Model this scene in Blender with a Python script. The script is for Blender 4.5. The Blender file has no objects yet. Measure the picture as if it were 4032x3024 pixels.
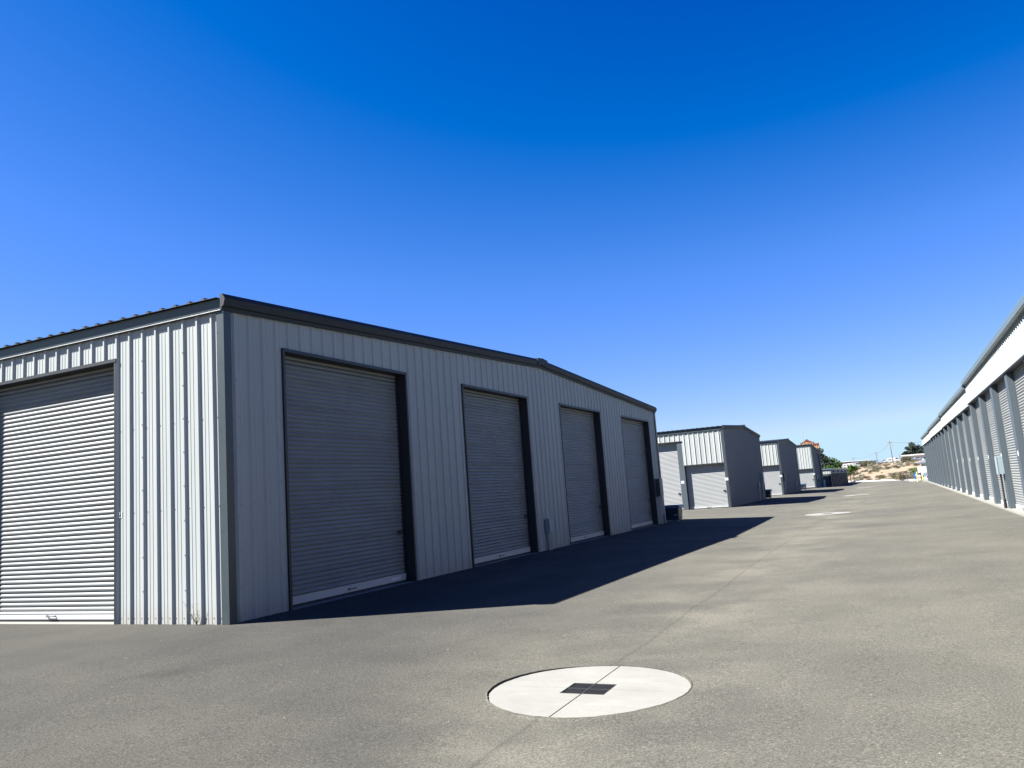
import bpy, math, random
from mathutils import Vector, Matrix
random.seed(7)
R = math.radians
scene = bpy.context.scene
col = scene.collection

# ------------------------------------------------------------------ camera
cd = bpy.data.cameras.new('camera'); cam = bpy.data.objects.new('camera', cd); col.objects.link(cam)
cd.sensor_width = 36.0; cd.lens = 27.55; cd.clip_start = 0.05; cd.clip_end = 20000
rv = Vector((0.89747466, 0.43501245, -0.07282442)); uv = Vector((0.12740318, -0.09760815, 0.98703651)); fw = Vector((-0.42226492, 0.89511833, 0.14302281))
cam.matrix_world = Matrix(((rv.x, uv.x, -fw.x, 0), (rv.y, uv.y, -fw.y, 0), (rv.z, uv.z, -fw.z, 1.52), (0, 0, 0, 1)))
scene.camera = cam

# ------------------------------------------------------------------ sky and sun
SUN = Vector((-4.04, -2.47, 5.0)).normalized()          # towards the sun
world = bpy.data.worlds.new('World'); scene.world = world; world.use_nodes = True
wn = world.node_tree.nodes; wl = world.node_tree.links
sky = wn.new('ShaderNodeTexSky'); sky.sky_type = 'NISHITA'; sky.sun_disc = False
sky.sun_elevation = math.asin(SUN.z); sky.sun_rotation = math.atan2(SUN.x, SUN.y)
sky.altitude = 1500; sky.air_density = 1.0; sky.dust_density = 0.0; sky.ozone_density = 6.0
# one even grade of the whole sky: deeper, cleaner desert blue
def vmath(op, src, *vals):
    n = wn.new('ShaderNodeVectorMath'); n.operation = op; wl.new(src, n.inputs[0])
    for i, v in enumerate(vals):
        if hasattr(v, 'links'): wl.new(v, n.inputs[i+1])
        else: n.inputs[i+1].default_value = v
    return n.outputs[0]
c1 = vmath('MULTIPLY_ADD', sky.outputs[0], (1.137, 0.950, 1.137), (-0.885, -0.719, -0.585))
c2 = vmath('MULTIPLY_ADD', sky.outputs[0], (0.837, 0.631, 1.137), (-0.536, 0.000, -0.585))
c3 = vmath('MAXIMUM', vmath('MINIMUM', c1, c2), (0.0, 0.04, 0.08))
c3 = vmath('MINIMUM', c3, (2.681, 3.818, 4.712))
bg = wn['Background']; bg.inputs['Strength'].default_value = 0.05
wl.new(c3, bg.inputs['Color'])
sd = bpy.data.lights.new('sun', 'SUN'); sd.energy = 5.0; sd.angle = R(0.5); sd.color = (1.0, 0.98, 0.955)
sun = bpy.data.objects.new('sun', sd); col.objects.link(sun); sun.location = (0, 0, 60)
sun.rotation_euler = SUN.to_track_quat('Z', 'Y').to_euler()
vs = scene.view_settings; vs.view_transform = 'Standard'; vs.look = 'None'; vs.exposure = 2.1; vs.gamma = 1.0; vs.use_curve_mapping = False
scene.render.engine = 'CYCLES'
scene.cycles.max_bounces = 6

# ------------------------------------------------------------------ materials
def srgb(r, g, b):
    f = lambda c: (c/255/12.92) if c/255 <= .04045 else ((c/255+.055)/1.055)**2.4
    return (f(r), f(g), f(b))
class MT:
    def __init__(s, name, rough=.6, metal=0., spec=.5):
        s.m = bpy.data.materials.new(name); s.m.use_nodes = True
        s.nt = s.m.node_tree; s.b = s.nt.nodes['Principled BSDF']
        s.b.inputs['Roughness'].default_value = rough; s.b.inputs['Metallic'].default_value = metal
        s.b.inputs['Specular IOR Level'].default_value = spec
        s.tc = s.nt.nodes.new('ShaderNodeTexCoord'); s.geo = None
    def node(s, t, **k):
        n = s.nt.nodes.new(t)
        for a, v in k.items():
            if a in n.inputs: n.inputs[a].default_value = v
            else: setattr(n, a, v)
        return n
    def link(s, a, b): s.nt.links.new(a, b)
    def pos(s, scale=(1, 1, 1)):
        if s.geo is None: s.geo = s.node('ShaderNodeNewGeometry')
        mp = s.node('ShaderNodeMapping'); mp.inputs['Scale'].default_value = scale
        s.link(s.geo.outputs['Position'], mp.inputs['Vector']); return mp.outputs[0]
    def noise(s, scale, detail=3, rough=.5, vec=None, stretch=(1, 1, 1), dist=0):
        n = s.node('ShaderNodeTexNoise'); n.inputs['Scale'].default_value = scale; n.inputs['Detail'].default_value = detail
        n.inputs['Roughness'].default_value = rough; n.inputs['Distortion'].default_value = dist
        s.link(vec or s.pos(stretch), n.inputs['Vector']); return n.outputs['Fac']
    def ramp(s, fac, stops, interp='LINEAR'):
        r = s.node('ShaderNodeValToRGB'); r.color_ramp.interpolation = interp
        e = r.color_ramp.elements
        while len(e) < len(stops): e.new(.5)
        for i, (p, c) in enumerate(stops):
            e[i].position = p; e[i].color = (*c, 1) if len(c) == 3 else c
        s.link(fac, r.inputs[0]); return r.outputs[0]
    def mix(s, a, b, fac=.5, mode='MIX'):
        m = s.node('ShaderNodeMix', data_type='RGBA', blend_type=mode)
        for v, i in ((a, 6), (b, 7)):
            if hasattr(v, 'links'): s.link(v, m.inputs[i])
            else: m.inputs[i].default_value = (*v, 1)
        if hasattr(fac, 'links'): s.link(fac, m.inputs[0])
        else: m.inputs[0].default_value = fac
        return m.outputs[2]
    def math(s, op, a, b=None, c=None):
        m = s.node('ShaderNodeMath', operation=op)
        for i, v in enumerate((a, b, c)):
            if v is None: continue
            if hasattr(v, 'links'): s.link(v, m.inputs[i])
            else: m.inputs[i].default_value = v
        return m.outputs[0]
    def color(s, c):
        if hasattr(c, 'links'): s.link(s.mix(c, (.812, .812, .812), 1.0, 'MULTIPLY'), s.b.inputs['Base Color'])
        else: s.b.inputs['Base Color'].default_value = (*c, 1)
        return s
    def bump(s, h, strength=.3, dist=.01):
        b = s.node('ShaderNodeBump'); b.inputs['Strength'].default_value = strength; b.inputs['Distance'].default_value = dist
        s.link(h, b.inputs['Height']); s.link(b.outputs[0], s.b.inputs['Normal']); return s

def paint(name, c, rough=.45, var=.12, sc=1.3, spec=.5, metal=0., streak=False, bump=0.0):
    t = MT(name, rough, metal, spec)
    n = t.noise(sc, 5, .6, stretch=(1, 1, .25 if streak else 1))
    n2 = t.noise(14, 3, .6, stretch=(1, 1, .12 if streak else 1))
    f = t.math('ADD', t.math('MULTIPLY', n, .6), t.math('MULTIPLY', n2, .4))
    lo = tuple(v*(1-var) for v in c); hi = tuple(min(1, v*(1+var)) for v in c)
    t.color(t.ramp(f, [(.3, lo), (.7, hi)]))
    if bump: t.bump(t.noise(2.2, 2, .5, stretch=(1, 1, .35)), bump, .02)
    return t
M = {}
# pale wall sheet: faint streaks, a dusty splash band along the foot
t = MT('wall_sheet', .5, 0, .25)
n = t.noise(1.1, 5, .6, stretch=(1, 1, .2)); base = t.ramp(n, [(.3, (.350, .366, .343)), (.7, (.396, .413, .388))])
sep = t.node('ShaderNodeSeparateXYZ'); t.link(t.pos(), sep.inputs[0])
low = t.math('SUBTRACT', 1.0, t.math('DIVIDE', sep.outputs['Z'], .35))
low = t.math('MAXIMUM', t.math('MULTIPLY', t.math('MULTIPLY', low, t.noise(9, 4, .7)), .8), 0.0)
t.color(t.mix(base, (.33, .28, .22), low)); t.bump(t.noise(1.7, 2, .5, stretch=(1, 1, .5)), .12, .03); M['wall'] = t.m
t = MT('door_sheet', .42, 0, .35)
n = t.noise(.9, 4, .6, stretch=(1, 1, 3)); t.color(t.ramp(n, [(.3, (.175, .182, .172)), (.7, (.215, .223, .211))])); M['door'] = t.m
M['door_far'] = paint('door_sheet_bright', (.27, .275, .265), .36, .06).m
M['trim'] = paint('slate_trim', (.040, .052, .057), .4, .14, bump=.1).m
M['trim_dark'] = paint('dark_bronze_trim', (.026, .029, .033), .6, .15, spec=.25).m
M['roof'] = paint('roof_sheet', (.035, .038, .040), .45, .2).m
M['gutter'] = paint('gutter_steel', (.10, .135, .155), .4, .04).m
M['jamb'] = paint('jamb_bronze', (.016, .017, .020), .5, .15).m
M['wall_shaded'] = paint('shaded_wall_sheet', (.20, .205, .205), .55, .06, spec=.2).m  # darker copy of the wall sheet: gable shade put into the colour
M['column'] = paint('column_slate', (.06, .076, .088), .5, .1, bump=.05).m
M['bar_white'] = paint('white_aluminium', (.48, .48, .47), .4, .08).m
M['steel'] = paint('grey_steel', (.22, .24, .25), .35, .15, metal=.6).m
M['castiron'] = paint('cast_iron', (.028, .028, .028), .7, .3, sc=9, spec=.2).m
M['darksteel'] = paint('dark_steel', (.02, .02, .022), .4, .2).m
M['boxgrey'] = paint('electrical_grey', (.23, .28, .30), .45, .1).m
M['boxdark'] = paint('electrical_green', (.035, .055, .055), .45, .1).m
M['conduit'] = paint('conduit', (.30, .33, .34), .4, .15).m
M['number'] = paint('number_white', (.72, .72, .70), .5, .02).m
M['number_blue'] = paint('sticker_blue', (.10, .16, .30), .5, .02).m
M['screw'] = paint('screw_head', (.10, .11, .12), .35, .1).m
M['bin'] = paint('bin_navy', (.012, .022, .045), .4, .2).m
M['binlid'] = paint('bin_lid', (.06, .12, .20), .35, .1).m
M['rubber'] = paint('rubber', (.02, .02, .02), .8, .2).m
M['yellow'] = paint('yellow_paint', (.55, .48, .16), .5, .08).m
M['blue'] = paint('blue_plastic', (.02, .13, .40), .45, .1).m
M['orange'] = paint('orange_plastic', (.55, .16, .04), .5, .15).m
M['white'] = paint('white_paint', (.55, .55, .53), .5, .06).m
M['cream'] = paint('cream_stucco', (.62, .57, .50), .8, .08).m
M['tan'] = paint('tan_stucco', (.42, .34, .27), .8, .1).m
M['brownwall'] = paint('brown_siding', (.16, .10, .07), .8, .15).m
M['shingle'] = paint('grey_shingle', (.12, .13, .16), .8, .2, sc=6).m
M['glass'] = paint('dark_glass', (.02, .025, .03), .08, .1).m
M['silver'] = paint('silver_paint', (.36, .40, .45), .3, .05, metal=.3).m
M['wood'] = paint('pole_wood', (.11, .09, .07), .8, .2).m
M['bark'] = paint('bark', (.10, .065, .04), .9, .3, sc=8).m
M['sign_red'] = paint('sign_red', (.075, .010, .005), .5, .12).m
M['sign_cream'] = paint('sign_cream', (.55, .36, .18), .5, .1).m
M['sign_edge'] = paint('sign_edge', (.30, .075, .028), .5, .08).m
M['sign_dark'] = paint('sign_dark', (.03, .02, .018), .5, .08).m
# concrete
t = MT('concrete_pale', .85, 0, .3)
n = t.noise(2.2, 5, .65); n2 = t.noise(60, 4, .7); n3 = t.noise(5, 5, .7, stretch=(.4, 2.5, 1), dist=.6)
c = t.ramp(n, [(.25, (.215, .21, .185)), (.75, (.265, .26, .23))]); c = t.mix(c, t.ramp(n3, [(.45, (.86, .84, .8)), (.7, (1, 1, 1))]), .5, 'MULTIPLY')
c = t.mix(c, t.ramp(n2, [(.3, (.8, .8, .8)), (.5, (1, 1, 1))]), .5, 'MULTIPLY'); t.color(c).bump(n2, .25, .004); M['concrete'] = t.m
# asphalt
t = MT('asphalt', 1.0, 0, .08)
big = t.noise(.16, 3, .5); mid = t.noise(.75, 5, .62); lon = t.noise(.5, 4, .6, stretch=(1.6, .35, 1), dist=.4)
g1 = t.noise(62, 4, .8); g2 = t.noise(150, 3, .7); g0 = t.noise(26, 3, .7)
c = t.ramp(mid, [(.25, (.067, .065, .060)), (.5, (.080, .078, .071)), (.8, (.098, .094, .084))])
c = t.mix(c, t.ramp(big, [(.3, (.82, .82, .84)), (.7, (1.18, 1.16, 1.08))]), .85, 'MULTIPLY')
c = t.mix(c, t.ramp(lon, [(.3, (.9, .9, .91)), (.68, (1.08, 1.08, 1.05))]), .5, 'MULTIPLY')
sep = t.node('ShaderNodeSeparateXYZ'); t.link(t.pos(), sep.inputs[0])
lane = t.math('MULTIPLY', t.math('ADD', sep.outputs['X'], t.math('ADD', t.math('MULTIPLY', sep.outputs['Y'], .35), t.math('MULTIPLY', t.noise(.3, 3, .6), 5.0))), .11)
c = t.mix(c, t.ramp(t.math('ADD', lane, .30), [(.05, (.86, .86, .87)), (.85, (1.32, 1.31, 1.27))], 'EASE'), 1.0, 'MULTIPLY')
oil = t.ramp(t.noise(.9, 2, .4, stretch=(1.3, .8, 1)), [(.70, (1, 1, 1)), (.80, (.80, .79, .78))]); c = t.mix(c, oil, .8, 'MULTIPLY')
# silt washed towards the valley line and the drain, and the paving seam itself
wob = t.math('MULTIPLY', t.math('SUBTRACT', t.noise(.35, 3, .5), .5), .28)
vx_ = t.math('ADD', t.math('ADD', sep.outputs['X'], 2.65), wob)
silt = t.math('MULTIPLY', t.math('POWER', 2.718, t.math('MULTIPLY', t.math('MULTIPLY', t.math('SUBTRACT', vx_, .2), t.math('SUBTRACT', vx_, .2)), -.55)), t.ramp(t.noise(.55, 4, .6), [(.44, (0, 0, 0)), (.60, (1, 1, 1))]))
c = t.mix(c, (.165, .155, .125), t.math('MULTIPLY', silt, .58))
c2 = t.math('SUBTRACT', 1.0, t.math('MULTIPLY', t.math('ABSOLUTE', t.math('ADD', vx_, t.math('MULTIPLY', t.noise(6, 3, .6), .05))), 26.0))
c = t.mix(c, (.030, .028, .025), t.math('MULTIPLY', t.math('MAXIMUM', c2, 0.0), .28))
c = t.mix(c, t.ramp(g0, [(.3, (.84, .84, .83)), (.7, (1.16, 1.16, 1.15))]), .8, 'MULTIPLY')
c = t.mix(c, t.ramp(g1, [(.30, (.25, .24, .23)), (.44, (.80, .80, .79)), (.58, (1.15, 1.15, 1.12)), (.70, (2.3, 2.25, 2.1))]), .95, 'MULTIPLY')
c = t.mix(c, t.ramp(g2, [(.3, (.55, .55, .55)), (.7, (1.45, 1.45, 1.42))]), .65, 'MULTIPLY')
t.color(c).bump(t.math('ADD', g1, t.math('MULTIPLY', g2, .5)), .7, .008); M['asphalt'] = t.m
# desert soil
t = MT('desert_soil', .95, 0, .1)
n = t.noise(.09, 5, .65); n2 = t.noise(1.1, 5, .7)
c = t.ramp(n, [(.3, (.225, .172, .115)), (.7, (.32, .262, .19))]); c = t.mix(c, t.ramp(n2, [(.35, (.72, .70, .66)), (.6, (1.08, 1.06, 1.02))]), .8, 'MULTIPLY')
t.color(c).bump(n2, .6, .25); M['soil'] = t.m
def leafm(name, a, b):
    t = MT(name, .75, 0, .2); n = t.noise(.9, 4, .7); t.color(t.ramp(n, [(.32, a), (.68, b)])); return t.m
M['leaf'] = leafm('leaf_green', (.02, .045, .012), (.06, .10, .028))
M['leaf_dark'] = leafm('leaf_dark', (.018, .028, .02), (.045, .062, .042))
M['leaf_bright'] = leafm('leaf_bright', (.035, .075, .012), (.09, .16, .03))
M['sage'] = leafm('sage_grey', (.12, .115, .08), (.22, .205, .15))
M['drybrush'] = leafm('dry_brush', (.08, .052, .03), (.16, .115, .07))
M['olive'] = leafm('olive_brush', (.045, .045, .022), (.11, .10, .055))
t = MT('hazy_range', .95, 0, .1); t.color(t.ramp(t.noise(.004, 5, .6), [(.3, (.40, .38, .40)), (.7, (.50, .46, .45))])); M['range'] = t.m  # distance haze is put into the pale colour of the hills

# ------------------------------------------------------------------ builders
WL = {}
def wloc(o): return WL.get(o.name, Vector((0, 0, 0))) if o else Vector((0, 0, 0))
class MB:
    def __init__(s): s.v = []; s.f = []
    def add(s, vs, fs):
        n = len(s.v); s.v += [tuple(v) for v in vs]; s.f += [tuple(i+n for i in f) for f in fs]; return s
    def box(s, x0, y0, z0, x1, y1, z1):
        x0, x1 = sorted((x0, x1)); y0, y1 = sorted((y0, y1)); z0, z1 = sorted((z0, z1))
        return s.add([(x, y, z) for z in (z0, z1) for y in (y0, y1) for x in (x0, x1)],
                     [(0, 2, 3, 1), (4, 5, 7, 6), (0, 1, 5, 4), (2, 6, 7, 3), (0, 4, 6, 2), (1, 3, 7, 5)])
    def tube(s, p, q, r0, r1=None, n=8, cap=True):
        r1 = r0 if r1 is None else r1; p = Vector(p); q = Vector(q); d = (q-p).normalized()
        a = d.orthogonal().normalized(); b = d.cross(a)
        vs = [c + (a*math.cos(2*math.pi*i/n) + b*math.sin(2*math.pi*i/n))*r for c, r in ((p, r0), (q, r1)) for i in range(n)]
        fs = [(i, (i+1) % n, n+(i+1) % n, n+i) for i in range(n)]
        if cap: fs += [tuple(range(n-1, -1, -1)), tuple(range(n, 2*n))]
        return s.add(vs, fs)
    def prism(s, pts, ext, axis):      # closed 2-D outline pts swept between ext=(a,b) along axis: 'x' pts=(y,z), 'y' pts=(x,z), 'z' pts=(x,y)
        mk = {'x': lambda p, e: (e, p[0], p[1]), 'y': lambda p, e: (p[0], e, p[1]), 'z': lambda p, e: (p[0], p[1], e)}[axis]
        n = len(pts); vs = [mk(p, e) for e in ext for p in pts]
        return s.add(vs, [(i, (i+1) % n, n+(i+1) % n, n+i) for i in range(n)] + [tuple(range(n-1, -1, -1)), tuple(range(n, 2*n))])
    def build(s, name, m, parent=None, origin=None, smooth=False, kind=None, label=None):
        P = wloc(parent); O = Vector(origin) if origin is not None else P
        me = bpy.data.meshes.new(name); me.from_pydata([(v[0]-O.x, v[1]-O.y, v[2]-O.z) for v in s.v], [], s.f)
        me.materials.append(M[m] if isinstance(m, str) else m)
        if smooth: me.polygons.foreach_set('use_smooth', [True]*len(me.polygons))
        me.validate(); me.update()
        return link(name, me, parent, O, kind, label)
def link(name, me, parent=None, O=(0, 0, 0), kind=None, label=None):
    O = Vector(O); o = bpy.data.objects.new(name, me); col.objects.link(o); o.parent = parent; o.location = O - wloc(parent); WL[o.name] = O
    if kind: o['kind'] = kind
    if label: o['label'] = label
    return o
def thing(name, loc, label, cat, group=None):
    o = bpy.data.objects.new(name, None); col.objects.link(o); o.location = loc; WL[o.name] = Vector(loc)
    o.empty_display_size = .3
    tag(o, label, cat, group); return o
def tag(o, label, cat, group=None):
    o['label'] = label; o['category'] = cat
    if group: o['group'] = group
    return o
class Fr:                                # wall frame: u along the wall, n outward
    def __init__(s, o, u, n): s.o = Vector(o); s.u = Vector(u); s.n = Vector(n)
    def p(s, u, d, z): return s.o + s.u*u + s.n*d + Vector((0, 0, z))
    def box(s, mb, u0, d0, z0, u1, d1, z1):
        a = s.p(u0, d0, z0); b = s.p(u1, d1, z1); return mb.box(a.x, a.y, a.z, b.x, b.y, b.z)

PITCH = .3048
RIB = [(-.040, 0), (-.016, .033), (.016, .033), (.040, 0), (.104, 0), (.110, .0045), (.121, .0045), (.127, 0), (.178, 0), (.184, .0045), (.195, .0045), (.201, 0)]
def profile(u0, u1, phase, cuts=()):
    pts = []
    k0 = math.floor((u0-phase)/PITCH)-1; k1 = math.ceil((u1-phase)/PITCH)+1
    for k in range(k0, k1+1):
        for du, d in RIB: pts.append((phase+k*PITCH+du, d))
    pts.sort()
    def val(u):
        for (a, da), (b, db) in zip(pts, pts[1:]):
            if a <= u <= b: return da + (db-da)*(u-a)/max(1e-9, b-a)
        return 0
    us = sorted({u0, u1} | {p[0] for p in pts if u0 < p[0] < u1} | {c for c in cuts if u0 < c < u1})
    return [(u, val(u)) for u in us]
def ribbed(parent, fr, u0, u1, zt, phase, openings=(), zb=-.01, cuts=(), mat='wall', screws=True, rng=random):
    """ribbed sheets, each .914 m wide and a part of its own; openings = (u0, u1, top)"""
    cuts = list(cuts)
    for a, b, z in openings: cuts += [a, b]
    u = u0; sc = MB(); w = 3*PITCH
    first = phase + math.ceil((u0-phase)/PITCH)*PITCH + .04
    edges = [u0]; e = first + w*.34
    while e < u1-.15: edges.append(e); e += w
    edges.append(u1)
    for a, b in zip(edges, edges[1:]):
        pr = profile(a, b, phase, cuts); mb = MB(); off = rng.uniform(0, .002)
        for (p, dp), (q, dq) in zip(pr, pr[1:]):
            m = (p+q)/2; bot = zb
            for oa, ob, oz in openings:
                if oa < m < ob: bot = max(bot, oz)
            zp, zq = zt(p), zt(q)
            if bot >= min(zp, zq): continue
            mb.add([fr.p(p, dp+off, bot), fr.p(q, dq+off, bot), fr.p(q, dq+off, zq), fr.p(p, dp+off, zp)], [(0, 1, 2, 3)])
        if mb.f: mb.build('wall_panel', mat, parent)
    if screws:
        def head(u, z, d):
            for oa, ob, oz in openings:
                if oa-.02 < u < ob+.02 and z < oz+.02: return
            if z > zt(u)-.05: return
            c = fr.p(u, d, z); sc.tube(c, c+fr.n*.006, .0075, n=6)
        k = 0; uu = first
        while uu < u1:
            for z in (.09, 1.72, 3.05):
                head(uu+.03, z, .002)
                if z < .1: head(uu-.11, z, .002)
            if k % 3 == 0:
                for j in range(8): head(uu-.04, .5+.52*j, .035)
            uu += PITCH; k += 1
        if sc.f: sc.build('screws', 'screw', parent, kind='stuff')

SP = .078
def slat_mesh(width, fr, seam=False, n=8):
    mb = MB(); pts = []
    if n >= 8:
        pts = [(0, -.011), (.006, -.0115), (.014, -.001), (.022, .006), (.034, .0095), (.046, .008), (.057, .003), (.068, -.006), (SP, -.011)]
        if seam: pts = [(0, -.011), (.006, -.0115), (.014, -.001), (.022, .007), (.033, .0105), (.035, .006), (.040, .006), (.042, .0105), (.050, .008), (.060, .002), (.069, -.006), (SP, -.011)]
    else: pts = [(0, -.007), (.008, -.007), (.022, .002), (.040, .005), (.058, .001), (SP, -.007)]
    for (za, da), (zb, db) in zip(pts, pts[1:]):
        mb.add([fr.u*0+fr.n*da+Vector((0, 0, za)), fr.u*width+fr.n*da+Vector((0, 0, za)), fr.u*width+fr.n*db+Vector((0, 0, zb)), fr.n*db+Vector((0, 0, zb))], [(0, 1, 2, 3)])
    me = bpy.data.meshes.new('slat'); me.from_pydata([tuple(v) for v in mb.v], [], mb.f); me.polygons.foreach_set('use_smooth', [True]*len(mb.f)); return me
def roller_door(parent, fr, u0, u1, zt, depth=.19, single=True, mat='door', n=8, handle=True, lockside=1, bar=True):
    """curtain between u0..u1 up to zt, set back by depth"""
    w = u1-u0; z0 = .17 if bar else .03; cnt = int((zt+.12-z0)/SP)
    g = MB(); fr.box(g, u0+.001, -depth-.05, .001, u1-.001, -depth-.025, zt+.1)
    d = g.build('roller_door', 'darksteel', parent, origin=fr.p(u0, -depth, 0))
    if single:
        for a, s_ in ((u0, 1), (u1, -1)): g = MB(); fr.box(g, a, -depth-.02, .05, a+s_*.05, -depth+.015, zt+.02); g.build('guide', 'darksteel', d)
    base = [slat_mesh(w-.07, fr, sm, n) for sm in (False, True)]
    for me in base: me.materials.append(M[mat])
    if single:
        for i in range(cnt): link('slat', base[1 if i % 6 == 4 else 0], d, fr.p(u0+.035, -depth, z0+i*SP))
    else:
        mb = MB()
        for i in range(cnt):
            me = base[1 if i % 6 == 4 and n > 4 else 0]; o = fr.p(u0+.035, -depth, z0+i*SP)
            mb.add([v.co+o for v in me.vertices], [tuple(p.vertices) for p in me.polygons])
        mb.build('curtain', mat, d, smooth=True)
    if bar:
        b = MB(); fr.box(b, u0+.04, -depth-.02, .045, u1-.04, -depth+.022, z0); fr.box(b, u0+.04, -depth+.022, z0-.03, u1-.04, -depth+.03, z0-.015)
        bo = b.build('bottom_bar', 'bar_white', d)
        if handle:
            h = MB(); c = (u0+u1)/2
            a1 = fr.p(c-.1, -depth+.05, .10); a2 = fr.p(c+.1, -depth+.05, .10); h.tube(a1, a2, .009)
            h.tube(a1, a1-fr.n*.03, .012); h.tube(a2, a2-fr.n*.03, .012); h.tube(a1-fr.n*.0, a1-fr.n*.028+Vector((0, 0, .0)), .02)
            h.build('pull_handle', 'steel', d)
            rb = MB(); fr.box(rb, u0+.04, -depth-.015, .005, u1-.04, -depth+.012, .0445); rb.build('rubber_seal', 'rubber', d)
    if handle:
        L = MB(); c = u1-.2 if lockside > 0 else u0+.2; zl = 1.0
        fr.box(L, c-.05, -depth+.012, zl-.028, c+.10, -depth+.026, zl+.028); fr.box(L, c-.04, -depth+.026, zl-.009, c+.13, -depth+.038, zl+.009)
        L.tube(fr.p(c, -depth+.04, zl-.07), fr.p(c, -depth+.04, zl-.01), .014); L.build('latch', 'darksteel', d)
    return d
def opening_trim(parent, fr, u0, u1, zt, depth=.19, w=.05, proud=.036, both=True):
    """slate jambs and header round an opening; they run back to the curtain"""
    h = MB(); fr.box(h, u0-w, -depth-.08, zt, u1+w, proud+.012, zt+.055); fr.box(h, u0, -depth-.02, zt-.16, u1, -depth-.005, zt); h.build('door_header', 'jamb', parent)
    for a, s_ in ((u0, -1), (u1, 1)):
        j = MB(); fr.box(j, a, -depth-.08, 0, a+s_*w, proud+.004, zt); j.build('door_jamb', 'jamb', parent)
    s = MB(); fr.box(s, u0+.001, -depth-.3, -.05, u1-.001, .03, .003+.0); s.build('door_sill', 'concrete', parent)
def text(parent, s, fr, u, z, d, size, mat='number', name='unit_number', bold=.0012):
    cu = bpy.data.curves.new('txt', 'FONT'); cu.body = s; cu.size = size; cu.extrude = .0015; cu.offset = bold; cu.resolution_u = 3
    cu.align_x = 'CENTER'; cu.align_y = 'CENTER'
    to = bpy.data.objects.new('txt', cu); col.objects.link(to)
    me = bpy.data.meshes.new_from_object(to.evaluated_get(bpy.context.evaluated_depsgraph_get())); bpy.data.objects.remove(to)
    v = fr.u; up = Vector((0, 0, 1)); rt = up.cross(fr.n)
    for q in me.vertices: q.co = rt*q.co.x*.82 + up*q.co.y + fr.n*q.co.z
    me.materials.clear(); me.materials.append(M[mat]); me.name = name
    return link(name, me, parent, fr.p(u, d, z))

# ------------------------------------------------------------------ ground
def interp(x, P):
    if x <= P[0][0]: return P[0][1]
    for (a, va), (b, vb) in zip(P, P[1:]):
        if x <= b: return va+(vb-va)*(x-a)/(b-a)
    return P[-1][1]
BASE = [(-20, 0), (95, 0), (106, -.08), (120, -.30), (140, -.42), (160, -.45)]
CURB = [(-60, 215), (-20, 196), (-8.3, 181), (-.9, 158), (1.85, 147.5), (7, 141), (60, 141)]
DR = [(-2.60, 6.60, .87), (-2.72, 36.2, .92), (-2.60, 62.8, .92), (-2.85, 90.2, .92)]
def gz(x, y):
    b = interp(y, BASE); v = .138+.03*math.cos(2*math.pi*(y-6.6)/28.0)
    if y > 95: v *= max(0, 1-(y-95)/20)
    r = abs(x+2.65)/6.15; r = math.sqrt(r*r+.0002)
    return b - v*max(0, 1-r)
H = 1.2
xs = set([-75, -55, -40, -30, -22, -16, -13, -11, 3.6, 4.2, 6, 10, 18, 30, 50, 75]) | {round(-9.6+.4*i, 2) for i in range(33)}
ys = set([-30, -20, -14, -10, -7, -5]) | {round(-4+.8*i, 2) for i in range(60)} | {45+1.5*i for i in range(38)}
for dx, dy, r in DR: xs |= {dx-H, dx+H}; ys |= {dy-H, dy+H}
xs = sorted(xs); ys = sorted(y for y in ys if y < 100)+[100]
g = MB(); idx = {}
def gv(x, y, z=None):
    k = (round(x, 3), round(y, 3))
    if k not in idx: idx[k] = len(g.v); g.v.append((x, y, gz(x, y) if z is None else z))
    return idx[k]
for xa, xb in zip(xs, xs[1:]):
    for ya, yb in zip(ys, ys[1:]):
        cx, cy = (xa+xb)/2, (ya+yb)/2
        if any(abs(cx-dx) < H-.001 and abs(cy-dy) < H-.001 for dx, dy, r in DR): continue
        g.f.append((gv(xa, ya), gv(xb, ya), gv(xb, yb), gv(xa, yb)))
NT = 24
for xa, xb in zip(xs, xs[1:]):
    for j in range(NT):
        q = []
        for x, k in ((xa, j), (xb, j), (xb, j+1), (xa, j+1)):
            y = 100+(interp(x, CURB)-100)*k/NT; q.append(gv(x, y))
        g.f.append(tuple(q))
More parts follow.
